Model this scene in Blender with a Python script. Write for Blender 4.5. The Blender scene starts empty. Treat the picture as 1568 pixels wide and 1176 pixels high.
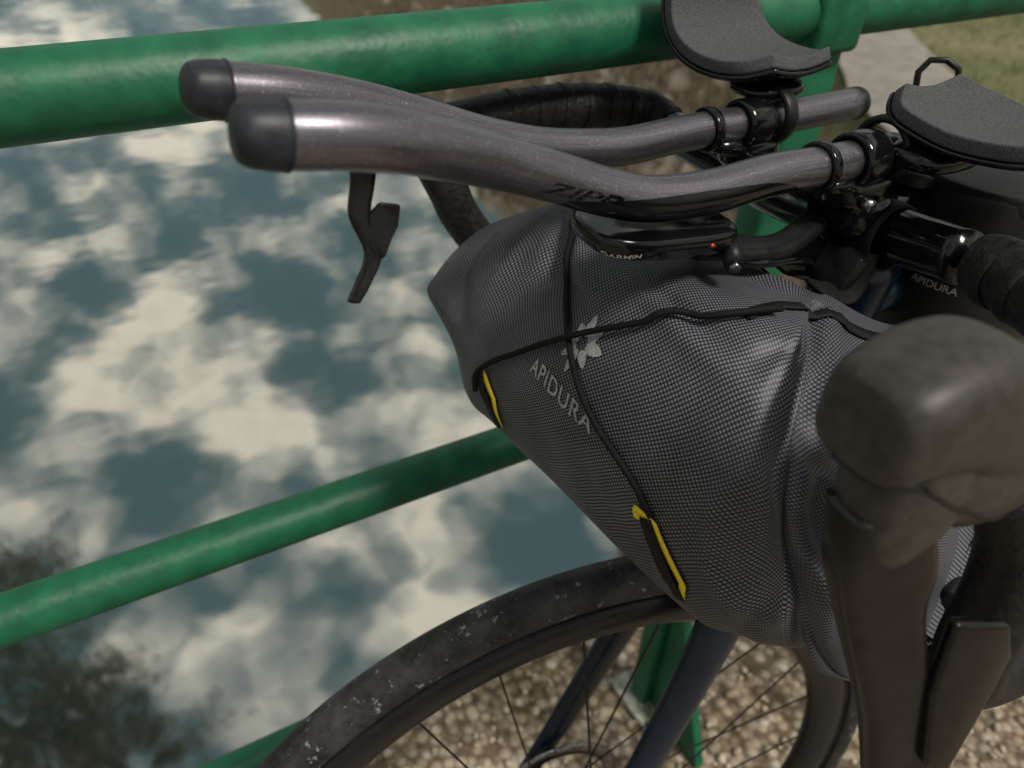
import bpy, bmesh, math, random
import numpy as np
from mathutils import Vector, Matrix
from mathutils.bvhtree import BVHTree
random.seed(4); rng=np.random.default_rng(7)
S=bpy.context.scene
COL=bpy.context.collection
CAMZ=1.145
# ------------------------------------------------------------------ helpers
def mm(s,dz=-195):
    return [Vector((float(a.split()[0]),float(a.split()[1]),float(a.split()[2])+dz))/1000 for a in s.split(',')]
def link(o,parent=None):
    COL.objects.link(o)
    if parent: o.parent=parent
    return o
def root(name):
    e=bpy.data.objects.new(name,None); e.empty_display_size=.05; COL.objects.link(e); return e
def mesh_obj(name,V,Fc,mat=None,parent=None,smooth=True,uv=None):
    me=bpy.data.meshes.new(name); me.from_pydata([tuple(v) for v in V],[],[tuple(f) for f in Fc])
    if smooth: me.polygons.foreach_set('use_smooth',[True]*len(me.polygons))
    if uv is not None:
        l=me.uv_layers.new(name='UVMap'); idx=np.zeros(len(me.loops),dtype=np.int32); me.loops.foreach_get('vertex_index',idx)
        l.data.foreach_set('uv',np.asarray(uv,dtype=np.float32)[idx].ravel())
    if mat: me.materials.append(mat)
    me.update(); o=bpy.data.objects.new(name,me); return link(o,parent)
def catmull(P,n,closed=False):
    P=np.asarray(P,dtype=float); N=len(P)
    t=np.linspace(0,N if closed else N-1,n,endpoint=not closed)
    i=np.floor(t).astype(int)
    if not closed: i=np.clip(i,0,N-2)
    u=(t-i)
    def g(k):
        if closed: return P[(k)%N]
        out=P[np.clip(k,0,N-1)].copy()
        out[k<0]=2*P[0]-P[1]; out[k>N-1]=2*P[-1]-P[-2]
        return out
    p0,p1,p2,p3=g(i-1),g(i),g(i+1),g(i+2)
    u=u.reshape((-1,)+(1,)*(P.ndim-1))
    return .5*((2*p1)+(-p0+p2)*u+(2*p0-5*p1+4*p2-p3)*u**2+(-p0+3*p1-3*p2+p3)*u**3)
def gridfaces(m,n,wrap=True):
    F=[]
    for i in range(m-1):
        for j in range(n if wrap else n-1):
            a=i*n+j; b=i*n+(j+1)%n; F.append((a,b,b+n,a+n))
    return F
def loft_data(rings,n=28,sub=6,p=2.2,caps=True):
    R=np.array([[list(a) for a in r] for r in rings],dtype=float)
    m=(len(R)-1)*sub+1
    R=catmull(R,m)
    th=np.linspace(0,2*np.pi,n,endpoint=False)
    c=np.sign(np.cos(th))*np.abs(np.cos(th))**(2/p); s=np.sign(np.sin(th))*np.abs(np.sin(th))**(2/p)
    V=R[:,0][:,None,:]+R[:,1][:,None,:]*c[None,:,None]+R[:,2][:,None,:]*s[None,:,None]
    V=V.reshape(-1,3).tolist(); F=gridfaces(m,n)
    if caps: F.append(tuple(range(n))[::-1]); F.append(tuple(range((m-1)*n,m*n)))
    return V,F
def loft(name,rings,mat,parent=None,n=28,sub=6,p=2.2,caps=True):
    V,F=loft_data(rings,n,sub,p,caps); return mesh_obj(name,V,F,mat,parent)
def merged(name,parts,mat,parent,voxel=.0012,smooth=3):
    V=[];F=[]
    for v,f in parts:
        o=len(V); V+=v; F+=[tuple(i+o for i in q) for q in f]
    o=mesh_obj(name,V,F,mat,parent)
    bm=bmesh.new(); bm.from_mesh(o.data); bmesh.ops.recalc_face_normals(bm,faces=bm.faces[:]); bm.to_mesh(o.data); bm.free()
    m=o.modifiers.new('r','REMESH'); m.mode='VOXEL'; m.voxel_size=voxel; m.use_smooth_shade=True
    s=o.modifiers.new('s','SMOOTH'); s.iterations=smooth; s.factor=.5
    return o
def tube(name,pts,rad,mat,parent=None,n=24,sub=8,round_start=False,round_end=False,flat=1.0,closed=False):
    P=np.array([list(p) for p in pts],dtype=float)
    if np.isscalar(rad): rad=[rad]*len(P)
    m=(len(P)-1)*sub+1
    if closed: m=len(P)*sub
    Q=catmull(P,m,closed); r=catmull(np.array(rad,dtype=float)[:,None],m,closed)[:,0]
    if closed: T=np.roll(Q,-1,0)-np.roll(Q,1,0)
    else: T=np.gradient(Q,axis=0)
    T/=np.linalg.norm(T,axis=1)[:,None]
    up=np.array([0,0,1.]) if abs(T[0][2])<.9 else np.array([0,1.,0])
    N=up-T[0]*up.dot(T[0]); N/=np.linalg.norm(N)
    L=[0.]; Ns=[]
    for i in range(len(Q)):
        N=N-T[i]*N.dot(T[i]); N/=np.linalg.norm(N); Ns.append(N.copy())
        if i: L.append(L[-1]+np.linalg.norm(Q[i]-Q[i-1]))
    seq=[(Q[i],T[i],Ns[i],r[i],L[i]) for i in range(len(Q))]
    if round_start:
        seq=[(Q[0]-T[0]*r[0]*math.sin(a),T[0],Ns[0],r[0]*math.cos(a),-r[0]*a) for a in (1.45,1.2,.9,.6,.3)]+seq
    if round_end:
        seq=seq+[(Q[-1]+T[-1]*r[-1]*math.sin(a),T[-1],Ns[-1],r[-1]*math.cos(a),L[-1]+r[-1]*a) for a in (.3,.6,.9,1.2,1.45)]
    V=[];uv=[]
    for (q,t,nn,rr,l) in seq:
        b=np.cross(t,nn)
        for k in range(n):
            a=2*math.pi*k/n
            V.append(q+rr*(math.cos(a)*nn*flat+math.sin(a)*b)); uv.append((l,k/n))
    F=gridfaces(len(seq),n)
    if closed:
        k0=(len(seq)-1)*n
        for j in range(n): F.append((k0+j,k0+(j+1)%n,(j+1)%n,j))
    else: F.append(tuple(range(n))[::-1]); F.append(tuple(range((len(seq)-1)*n,len(seq)*n)))
    return mesh_obj(name,V,F,mat,parent,uv=uv)
def plate(name,pts,th,mat,parent=None,bev=.001):
    P=[Vector(p) for p in pts]
    nrm=Vector((0,0,0))
    for i in range(len(P)): nrm+=P[i].cross(P[(i+1)%len(P)])
    nrm.normalize()
    n=len(P); V=[p+nrm*th/2 for p in P]+[p-nrm*th/2 for p in P]
    F=[tuple(range(n)),tuple(range(n,2*n))[::-1]]+[(i,i+n,(i+1)%n+n,(i+1)%n) for i in range(n)]
    o=mesh_obj(name,V,F,mat,parent,smooth=True)
    b=o.modifiers.new('b','BEVEL'); b.width=bev; b.segments=3; b.limit_method='ANGLE'; b.angle_limit=.6
    return o
def box(name,c,size,mat,parent=None,rot=(0,0,0),bev=.003,seg=3):
    me=bpy.data.meshes.new(name); bm=bmesh.new(); bmesh.ops.create_cube(bm,size=1)
    for v in bm.verts: v.co=Vector((v.co.x*size[0],v.co.y*size[1],v.co.z*size[2]))
    if bev: bmesh.ops.bevel(bm,geom=bm.edges[:],offset=bev,segments=seg,affect='EDGES',profile=.5)
    bm.to_mesh(me); bm.free()
    me.polygons.foreach_set('use_smooth',[True]*len(me.polygons))
    me.materials.append(mat); o=bpy.data.objects.new(name,me); o.location=c; o.rotation_euler=rot; return link(o,parent)
def blob(name,ells,mat,parent=None,voxel=.0016,smooth=12,q=2.6):
    bm=bmesh.new()
    for el in ells:
        c,r=el[0],el[1]
        g=bmesh.ops.create_icosphere(bm,subdivisions=4,radius=1)
        for v in g['verts']:
            d=v.co
            k=(abs(d.x)**q+abs(d.y)**q+abs(d.z)**q)**(-1/q); d=d*k
            v.co=Vector(c)+Vector((d.x*r[0],d.y*r[1],d.z*r[2]))
    me=bpy.data.meshes.new(name); bm.to_mesh(me); bm.free(); me.materials.append(mat)
    o=bpy.data.objects.new(name,me); link(o,parent)
    m=o.modifiers.new('r','REMESH'); m.mode='VOXEL'; m.voxel_size=voxel; m.use_smooth_shade=True
    s=o.modifiers.new('s','SMOOTH'); s.iterations=smooth; s.factor=.5
    return o
def ring(name,c,axis,R,r,mat,parent=None,width=None):
    axis=Vector(axis).normalized(); a=axis.orthogonal().normalized(); b=axis.cross(a)
    w=width or r; V=[];F=[];n=48;k=12
    for i in range(n):
        t=2*math.pi*i/n; d=a*math.cos(t)+b*math.sin(t)
        for j in range(k):
            s=2*math.pi*j/k; cs=math.copysign(abs(math.cos(s))**.6,math.cos(s)); sn=math.copysign(abs(math.sin(s))**.6,math.sin(s))
            V.append(Vector(c)+d*(R+r*cs)+axis*(w*sn))
    for i in range(n):
        for j in range(k): F.append((i*k+j,((i+1)%n)*k+j,((i+1)%n)*k+(j+1)%k,i*k+(j+1)%k))
    return mesh_obj(name,V,F,mat,parent)
# ------------------------------------------------------------------ materials
def newmat(name):
    m=bpy.data.materials.new(name); m.use_nodes=True; nt=m.node_tree
    return m,nt,nt.nodes['Principled BSDF']
def N(nt,t,**k):
    n=nt.nodes.new(t)
    for a,b in k.items(): setattr(n,a,b)
    return n
def ramp(nt,src,stops):
    r=N(nt,'ShaderNodeValToRGB'); e=r.color_ramp.elements
    while len(e)<len(stops): e.new(.5)
    for x,(p,c) in zip(e,stops): x.position=p; x.color=(*c,1) if len(c)==3 else c
    nt.links.new(src,r.inputs[0]); return r
def noise(nt,scale,detail=3,rough=.55,vec=None,dist=0):
    n=N(nt,'ShaderNodeTexNoise'); n.inputs['Scale'].default_value=scale; n.inputs['Detail'].default_value=detail; n.inputs['Roughness'].default_value=rough; n.inputs['Distortion'].default_value=dist
    if vec is None:
        tc=N(nt,'ShaderNodeTexCoord'); vec=tc.outputs['Object']
    nt.links.new(vec,n.inputs['Vector']); return n
def math_(nt,op,a,b=None,c=None):
    m=N(nt,'ShaderNodeMath',operation=op)
    for i,x in enumerate((a,b,c)):
        if x is None: continue
        if isinstance(x,(int,float)): m.inputs[i].default_value=x
        else: nt.links.new(x,m.inputs[i])
    return m.outputs[0]
def bump(nt,h,bs,strength=.3,dist=.001):
    b=N(nt,'ShaderNodeBump'); b.inputs['Strength'].default_value=strength; b.inputs['Distance'].default_value=dist
    nt.links.new(h,b.inputs['Height']); nt.links.new(b.outputs[0],bs.inputs['Normal']); return b
def simple(name,c1,c2,scale,rough=.5,metal=0.,bs=.2,bd=.0005,coat=0.,spots=None,detail=2,rvar=.1,spec=.5):
    m,nt,b=newmat(name)
    n=noise(nt,scale,detail,.6); r=ramp(nt,n.outputs[0],[(.35,c1),(.68,c2)])
    col=r.outputs[0]
    if spots:
        n2=noise(nt,spots[0],3,.7); r2=ramp(nt,n2.outputs[0],[(spots[1],(0,0,0)),(spots[1]+.06,(1,1,1))])
        mx=N(nt,'ShaderNodeMix',data_type='RGBA'); nt.links.new(r2.outputs[0],mx.inputs[0]); nt.links.new(col,mx.inputs[6]); mx.inputs[7].default_value=(*spots[2],1); col=mx.outputs[2]
    nt.links.new(col,b.inputs['Base Color'])
    rr=math_(nt,'MULTIPLY_ADD',n.outputs[0],rvar*2,rough-rvar); nt.links.new(rr,b.inputs['Roughness'])
    b.inputs['Metallic'].default_value=metal; b.inputs['Coat Weight'].default_value=coat; b.inputs['Coat Roughness'].default_value=.08; b.inputs['Specular IOR Level'].default_value=spec
    if bs>.1: bump(nt,n.outputs[0],b,bs,bd)
    return m
M_green=simple('green_paint',(.005,.088,.040),(.010,.142,.064),34,.48,0,.5,.0035,0,(45,.69,(.022,.04,.022)),3,spec=.4)
M_black=simple('black_gloss',(.003,.003,.004),(.007,.007,.008),60,.13,0,0,.0003,spec=.45)
M_blackm=simple('black_matte',(.006,.006,.007),(.013,.013,.014),120,.42,0,.2,.0003,spec=.3)
M_rub=simple('hood_rubber',(.032,.027,.024),(.052,.045,.040),160,.48,0,.2,.0002,spec=.4)
M_lever=simple('lever_composite',(.005,.0045,.004),(.010,.009,.008),90,.24,0,.12,.0002,0,(500,.72,(.08,.08,.08)),spec=.4)
M_cap=simple('end_cap_rubber',(.015,.017,.023),(.029,.032,.041),150,.42,0,.15,.0002,0,(700,.7,(.12,.12,.12)),spec=.3)
M_tape=simple('bar_tape',(.006,.006,.006),(.017,.016,.016),220,.5,0,.8,.0012,spec=.35)
M_foam=simple('pad_foam',(.045,.046,.051),(.105,.108,.116),1100,.85,0,.8,.0006,spec=.25)
M_cord=simple('elastic_cord',(.003,.003,.003),(.009,.009,.009),1800,.7,0,.8,.0005,spec=.2)
M_yel=simple('yellow_webbing',(.75,.54,.010),(.92,.72,.03),900,.6,0,.4,.0003)
M_web=simple('black_webbing',(.005,.005,.005),(.016,.016,.016),1300,.65,0,.8,.0005,spec=.2)
M_logo=simple('logo_print',(.24,.24,.25),(.40,.40,.41),500,.45,0,0)
M_white=simple('white_print',(.6,.6,.6),(.7,.7,.7),500,.45,0,0)
M_frame=simple('frame_paint',(.004,.011,.024),(.009,.019,.036),30,.22,0,0,spec=.4)
M_alu=simple('bolt_steel',(.2,.2,.2),(.35,.35,.35),200,.3,1.,0)
M_red=simple('red_button',(.6,.06,.02),(.7,.09,.03),200,.4,0,0)
def ext_mat():
    m,nt,b=newmat('aero_bar_alloy')
    uvn=N(nt,'ShaderNodeUVMap'); mp=N(nt,'ShaderNodeMapping'); nt.links.new(uvn.outputs[0],mp.inputs[0]); mp.inputs['Scale'].default_value=(22,150,1)
    n=noise(nt,1,2,.6,mp.outputs[0]); r=ramp(nt,n.outputs[0],[(.3,(.138,.127,.150)),(.7,(.225,.207,.240))])
    sp=noise(nt,1500,1,.5); r2=ramp(nt,sp.outputs[0],[(.68,(0,0,0)),(.72,(1,1,1))])
    mx=N(nt,'ShaderNodeMix',data_type='RGBA'); nt.links.new(r2.outputs[0],mx.inputs[0]); nt.links.new(r.outputs[0],mx.inputs[6]); mx.inputs[7].default_value=(.6,.58,.58,1)
    nt.links.new(mx.outputs[2],b.inputs['Base Color'])
    b.inputs['Metallic'].default_value=.85
    rr=math_(nt,'MULTIPLY_ADD',n.outputs[0],.2,.21); nt.links.new(rr,b.inputs['Roughness'])
    return m
M_ext=ext_mat()
def fabric(name,c0,c1,k=1/.0020):
    m,nt,b=newmat(name)
    uvn=N(nt,'ShaderNodeUVMap'); sx=N(nt,'ShaderNodeSeparateXYZ'); nt.links.new(uvn.outputs[0],sx.inputs[0])
    a=math_(nt,'ADD',sx.outputs[0],sx.outputs[1]); d=math_(nt,'SUBTRACT',sx.outputs[0],sx.outputs[1])
    kk=2*math.pi*k
    s1=math_(nt,'SINE',math_(nt,'MULTIPLY',a,kk*.7)); s2=math_(nt,'SINE',math_(nt,'MULTIPLY',d,kk*.7))
    h=math_(nt,'MULTIPLY',math_(nt,'MULTIPLY_ADD',s1,.5,.5),math_(nt,'MULTIPLY_ADD',s2,.5,.5))
    r=ramp(nt,h,[(.08,c0),(.5,c1)])
    n=noise(nt,26,3,.6); r2=ramp(nt,n.outputs[0],[(.3,(.75,.75,.75)),(.7,(1.2,1.2,1.2))])
    mx=N(nt,'ShaderNodeMix',data_type='RGBA',blend_type='MULTIPLY'); mx.inputs[0].default_value=1; nt.links.new(r.outputs[0],mx.inputs[6]); nt.links.new(r2.outputs[0],mx.inputs[7])
    nt.links.new(mx.outputs[2],b.inputs['Base Color']); b.inputs['Roughness'].default_value=.5; b.inputs['Specular IOR Level'].default_value=.4
    bump(nt,h,b,.35,.0003); return m
M_fab=fabric('woven_dry_bag_fabric',(.012,.012,.015),(.175,.178,.212))
M_fabd=fabric('dark_bag_fabric',(.004,.004,.005),(.014,.014,.016))
# ------------------------------------------------------------------ camera
cam=bpy.data.objects.new('camera',bpy.data.cameras.new('camera')); COL.objects.link(cam); S.camera=cam
R=Vector((.87323,-.48616,.03342)); Uu=Vector((.27208,.54331,.79422)); Fw=Vector((.40427,.68445,-.6067))
mw=Matrix(((R.x,Uu.x,-Fw.x,0),(R.y,Uu.y,-Fw.y,0),(R.z,Uu.z,-Fw.z,CAMZ),(0,0,0,1)))
cam.matrix_world=mw
cam.data.sensor_width=36; cam.data.lens=27.55; cam.data.clip_start=.02; cam.data.clip_end=1500
cam.data.dof.use_dof=True; cam.data.dof.focus_distance=.42; cam.data.dof.aperture_fstop=7.5
# ------------------------------------------------------------------ world + sun
sd=Vector((.20,-.50,.80)).normalized()
w=bpy.data.worlds.new('World'); S.world=w; w.use_nodes=True; nt=w.node_tree; bg=nt.nodes['Background']
sky=N(nt,'ShaderNodeTexSky',sky_type='NISHITA'); sky.sun_disc=False; sky.sun_elevation=math.asin(sd.z); sky.sun_rotation=math.atan2(sd.x,sd.y); sky.dust_density=2; sky.air_density=1
tc=N(nt,'ShaderNodeTexCoord'); sx=N(nt,'ShaderNodeSeparateXYZ'); nt.links.new(tc.outputs['Generated'],sx.inputs[0])
zz=math_(nt,'ADD',math_(nt,'MAXIMUM',sx.outputs[2],0.02),.12)
cx=N(nt,'ShaderNodeCombineXYZ'); nt.links.new(math_(nt,'DIVIDE',sx.outputs[0],zz),cx.inputs[0]); nt.links.new(math_(nt,'DIVIDE',sx.outputs[1],zz),cx.inputs[1])
n1=noise(nt,5.6,4,.56,cx.outputs[0],.2); n2=noise(nt,1.3,1,.5,cx.outputs[0])
sm=math_(nt,'ADD',n1.outputs[0],math_(nt,'MULTIPLY_ADD',n2.outputs[0],.6,-.30))
mask=ramp(nt,sm,[(.42,(0,0,0)),(.63,(1,1,1))])
ccol=ramp(nt,sm,[(.43,(5.4,5.9,5.9)),(.60,(15.,13.9,11.8)),(.78,(11.,10.2,8.9))])
hz=N(nt,'ShaderNodeMix',data_type='RGBA'); hz.inputs[0].default_value=.78; nt.links.new(sky.outputs[0],hz.inputs[6]); hz.inputs[7].default_value=(1.35,2.2,2.2,1)
mx=N(nt,'ShaderNodeMix',data_type='RGBA'); nt.links.new(mask.outputs[0],mx.inputs[0]); nt.links.new(hz.outputs[2],mx.inputs[6]); nt.links.new(ccol.outputs[0],mx.inputs[7])
nt.links.new(mx.outputs[2],bg.inputs[0]); bg.inputs[1].default_value=.068
sun=bpy.data.objects.new('sun',bpy.data.lights.new('sun','SUN')); COL.objects.link(sun); sun.data.energy=2.9; sun.data.angle=math.radians(14); sun.data.color=(1,.94,.85)
sun.rotation_euler=(-sd).to_track_quat('-Z','Y').to_euler(); sun.location=(0,0,8)
# ------------------------------------------------------------------ water
WZ=-2.7
m,nt,b=newmat('river_water')
out=nt.nodes['Material Output']; b.inputs['Base Color'].default_value=(.013,.030,.026,1); b.inputs['Roughness'].default_value=.4; b.inputs['Specular IOR Level'].default_value=0
gl=N(nt,'ShaderNodeBsdfGlossy'); gl.inputs['Roughness'].default_value=.05; gl.inputs['Color'].default_value=(.95,.95,.91,1)
fr=N(nt,'ShaderNodeFresnel'); fr.inputs[0].default_value=1.33
fac=math_(nt,'MINIMUM',math_(nt,'MULTIPLY_ADD',fr.outputs[0],1.5,.56),.95)
ms=N(nt,'ShaderNodeMixShader'); nt.links.new(fac,ms.inputs[0]); nt.links.new(b.outputs[0],ms.inputs[1]); nt.links.new(gl.outputs[0],ms.inputs[2]); nt.links.new(ms.outputs[0],out.inputs[0])
n=noise(nt,1.6,2,.5); bb=N(nt,'ShaderNodeBump'); bb.inputs['Strength'].default_value=.08; bb.inputs['Distance'].default_value=.05; nt.links.new(n.outputs[0],bb.inputs['Height']); nt.links.new(bb.outputs[0],gl.inputs['Normal'])
mesh_obj('river_water',[(-400,-400,WZ),(400,-400,WZ),(400,600,WZ),(-400,600,WZ)],[(0,1,2,3)],m,smooth=False)
# ------------------------------------------------------------------ terrain
def xs(y): return np.where(y<1.,2.5,np.where(y<2.5,2.5+(y-1)*.25,np.where(y<10,2.875+(y-2.5)*.42,6.03+(y-10)*.1)))
def xl(y): return -5.2-.12*np.maximum(y,0)
def smooth(t): t=np.clip(t,0,1); return t*t*(3-2*t)
def terr(x,y):
    d1=x-xs(y); d2=xl(y)-x; d3=(y-95)/3
    d=np.maximum(np.maximum(d1,d2),d3)
    wob=.12*np.sin(x*2.3+y*1.7)+.1*np.sin(y*3.1-x)+.05*np.sin(9*x+7*y)
    z=-3.1+smooth((d+.35+wob*.6)/.95)*3.08
    z+=np.where(d>1.2,.03*np.sin(x*.9)*np.sin(y*.7)+np.clip((d-14)/80,0,1)*3,0)
    return z
gx=np.concatenate([-np.geomspace(400,8,26),np.arange(-7.8,12,.13),np.geomspace(12.2,400,26)])
gy=np.concatenate([-np.geomspace(400,4,22),np.arange(-3.8,26,.17),np.geomspace(26.5,600,26)])
X,Y=np.meshgrid(gx,gy,indexing='ij'); Z=terr(X,Y)
m,nt,b=newmat('ground_grass_soil')
geo=N(nt,'ShaderNodeNewGeometry'); sg=N(nt,'ShaderNodeSeparateXYZ'); nt.links.new(geo.outputs['Position'],sg.inputs[0])
na=noise(nt,.9,3,.65,geo.outputs['Position']); nb=noise(nt,14,3,.7,geo.outputs['Position'])
g=ramp(nt,na.outputs[0],[(.35,(.09,.10,.035)),(.52,(.15,.15,.062)),(.68,(.21,.18,.105))])
s=ramp(nt,nb.outputs[0],[(.35,(.13,.095,.065)),(.55,(.32,.24,.17)),(.7,(.50,.41,.32))])
zf=math_(nt,'MULTIPLY_ADD',sg.outputs[2],2.2,1.4); zc=N(nt,'ShaderNodeClamp'); nt.links.new(zf,zc.inputs[0])
mx=N(nt,'ShaderNodeMix',data_type='RGBA'); nt.links.new(zc.outputs[0],mx.inputs[0]); nt.links.new(s.outputs[0],mx.inputs[6]); nt.links.new(g.outputs[0],mx.inputs[7])
m2=N(nt,'ShaderNodeMix',data_type='RGBA',blend_type='MULTIPLY'); m2.inputs[0].default_value=.6; nt.links.new(mx.outputs[2],m2.inputs[6]); r3=ramp(nt,nb.outputs[0],[(.3,(.55,.55,.55)),(.7,(1.3,1.3,1.3))]); nt.links.new(r3.outputs[0],m2.inputs[7])
nt.links.new(m2.outputs[2],b.inputs['Base Color']); b.inputs['Roughness'].default_value=.9; bump(nt,nb.outputs[0],b,.8,.06)
mesh_obj('ground',np.stack([X,Y,Z],-1).reshape(-1,3).tolist(),gridfaces(len(gx),len(gy),False),m)
Lp=[(3.0,.9),(3.1,2.0),(3.63,2.87),(4.29,3.49),(4.9,4.3),(5.9,5.8),(7.4,8.6),(9,13),(10,20)]
Rp=[(3.7,.9),(3.85,1.94),(4.2,2.6),(4.75,3.3),(5.4,4.1),(6.6,5.6),(8.2,8.5),(10,12.8),(11.4,20)]
a=catmull(Lp,90);c=catmull(Rp,90); V=[];k=7
for i in range(90):
    for j in range(k):
        q=a[i]+(c[i]-a[i])*j/(k-1); V.append((q[0],q[1],max(float(terr(q[0],q[1])),-.05)+.035+.01*math.sin(math.pi*j/(k-1))))
M_path=simple('path_asphalt',(.19,.175,.155),(.29,.265,.24),9,.9,0,.5,.01,detail=4)
mesh_obj('footpath',V,gridfaces(90,k,False),M_path)
m,nt,b=newmat('deck_gravel')
geo=N(nt,'ShaderNodeNewGeometry')
v1=N(nt,'ShaderNodeTexVoronoi'); v1.inputs['Scale'].default_value=62; nt.links.new(geo.outputs['Position'],v1.inputs['Vector'])
sc=N(nt,'ShaderNodeSeparateColor'); nt.links.new(v1.outputs['Color'],sc.inputs[0])
c1=ramp(nt,sc.outputs[0],[(0,(.22,.17,.12)),(.35,(.42,.34,.25)),(.6,(.55,.47,.37)),(.85,(.30,.26,.21)),(1,(.68,.62,.54))])
dk=ramp(nt,v1.outputs['Distance'],[(.32,(1.,1.,1.)),(.68,(.32,.28,.24))])
mx=N(nt,'ShaderNodeMix',data_type='RGBA',blend_type='MULTIPLY'); mx.inputs[0].default_value=1; nt.links.new(c1.outputs[0],mx.inputs[6]); nt.links.new(dk.outputs[0],mx.inputs[7])
nl=noise(nt,6,3,.65,geo.outputs['Position']); dr=ramp(nt,nl.outputs[0],[(.35,(.6,.57,.5)),(.65,(1.1,1.1,1.1))])
mx2=N(nt,'ShaderNodeMix',data_type='RGBA',blend_type='MULTIPLY'); mx2.inputs[0].default_value=1; nt.links.new(mx.outputs[2],mx2.inputs[6]); nt.links.new(dr.outputs[0],mx2.inputs[7])
nt.links.new(mx2.outputs[2],b.inputs['Base Color']); b.inputs['Roughness'].default_value=.85
hh=math_(nt,'SUBTRACT',1.,v1.outputs['Distance']); bump(nt,hh,b,.8,.005)
M_deck=m
box('bridge_deck',(-2.6,-.92,-.17),(12.4,3.16,.34),M_deck,bev=.01)
M_conc=simple('concrete',(.18,.17,.15),(.30,.28,.25),6,.9,0,.4,.01)
box('bridge_abutment',(3.25,-.95,-1.72),(1.6,3.0,2.75),M_conc,bev=.02)
def rocks(name,pts,sizes,mat,sub=1):
    bm=bmesh.new()
    for p,s in zip(pts,sizes):
        g=bmesh.ops.create_icosphere(bm,subdivisions=sub,radius=1)
        sc=[s*random.uniform(.7,1.2),s*random.uniform(.7,1.2),s*random.uniform(.45,.8)]; rz=Matrix.Rotation(random.uniform(0,6),3,'Z')
        for v in g['verts']:
            c=v.co*random.uniform(.82,1.12); v.co=Vector(p)+rz@Vector((c.x*sc[0],c.y*sc[1],c.z*sc[2]))
    me=bpy.data.meshes.new(name); bm.to_mesh(me); bm.free(); me.materials.append(mat); me.polygons.foreach_set('use_smooth',[True]*len(me.polygons))
    return link(bpy.data.objects.new(name,me))
M_peb=simple('pebble_stone',(.25,.19,.14),(.58,.5,.4),40,.8,0,.3,.002)
pp=[(random.uniform(-.1,1.6),random.uniform(-.1,.64),.003) for _ in range(1500)]
rocks('gravel',pp,[random.uniform(.003,.009) for _ in pp],M_peb)
def inpath(x,y,mg=.03):
    j=np.argmin(abs(a[:,1]-y)); return a[j][0]-mg<x<c[j][0]+mg
M_rock=simple('bank_rock',(.32,.24,.19),(.68,.58,.50),5,.85,0,.5,.03)
pp=[];ss=[]
for _ in range(560):
    y=random.uniform(3.,20) if random.random()<.6 else random.uniform(3,8); d=random.uniform(-.3,.9); x=float(xs(np.array(y)))+d
    if inpath(x,y,.25): continue
    pp.append((x,y,float(terr(x,y))+.02)); ss.append(random.choice([.04,.06,.08,.1,.16]))
rocks('bank_rocks',pp,ss,M_rock,2)
def leafmat(name,cs):
    m,nt,b=newmat(name); at=N(nt,'ShaderNodeNewGeometry'); r=ramp(nt,at.outputs['Random Per Island'],[(i/(len(cs)-1),c) for i,c in enumerate(cs)]); nt.links.new(r.outputs[0],b.inputs['Base Color']); b.inputs['Roughness'].default_value=.7; return m
M_grass=leafmat('grass_blades',[(.05,.07,.015),(.10,.11,.03),(.17,.14,.07),(.07,.09,.02)])
M_brush=leafmat('dry_brush',[(.20,.14,.09),(.42,.32,.22),(.26,.21,.10),(.60,.50,.38)])
M_leaf=leafmat('tree_leaves',[(.060,.055,.025),(.105,.090,.042),(.12,.09,.055),(.080,.085,.036)])
def blades(name,pts,h,wd,mat,lean=.5):
    V=[];F=[]
    for p in pts:
        hh=h*random.uniform(.5,1.3); a=random.uniform(0,6.28); l=random.uniform(0,lean)*hh; dx,dy=math.cos(a)*wd,math.sin(a)*wd; b2=random.uniform(0,6.28); ex,ey=math.cos(b2)*l,math.sin(b2)*l
        i=len(V); V+=[(p[0]-dx,p[1]-dy,p[2]),(p[0]+dx,p[1]+dy,p[2]),(p[0]+ex*.4+dx*.6,p[1]+ey*.4+dy*.6,p[2]+hh*.6),(p[0]+ex*.4-dx*.6,p[1]+ey*.4-dy*.6,p[2]+hh*.6),(p[0]+ex,p[1]+ey,p[2]+hh)]
        F+=[(i,i+1,i+2,i+3),(i+3,i+2,i+4)]
    return mesh_obj(name,V,F,mat,smooth=False)
pp=[]
while len(pp)<8000:
    y=random.uniform(.8,22)if random.random()<.4 else random.uniform(.8,8); x=float(xs(np.array(y)))+random.uniform(.8,7)
    if inpath(x,y): continue
    pp.append((x,y,float(terr(x,y))-.01))
blades('grass',pp,.06,.004,M_grass,.8)
pp=[]
for _ in range(80):
    y=random.uniform(3.2,19); d=random.uniform(.0,.8); x0=float(xs(np.array(y)))+d; 
    for _ in range(80):
        x=x0+random.gauss(0,.16); yy=y+random.gauss(0,.2)
        if inpath(x,yy,.15): continue
        pp.append((x,yy,float(terr(x,yy))-.02+abs(random.gauss(0,.05))))
blades('bank_scrub',pp,.28,.007,M_brush,1.2)
def leaves(centres,n,size):
    V=[];F=[]
    for c0,rad in centres:
        for _ in range(n):
            d=Vector((random.gauss(0,1),random.gauss(0,1),random.gauss(0,1))); d=d.normalized()*rad*random.random()**.45
            p=Vector(c0)+d; u=Vector((random.gauss(0,1),random.gauss(0,1),random.gauss(0,1))).normalized(); v=u.orthogonal().normalized(); s=size*random.uniform(.5,1.3)
            i=len(V); V+=[p-u*s,p+v*s*.4,p+u*s,p-v*s*.4]; F.append((i,i+1,i+2,i+3))
    return V,F
M_bark=simple('bark',(.05,.04,.03),(.12,.09,.07),12,.9,0,.8,.02)
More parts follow.
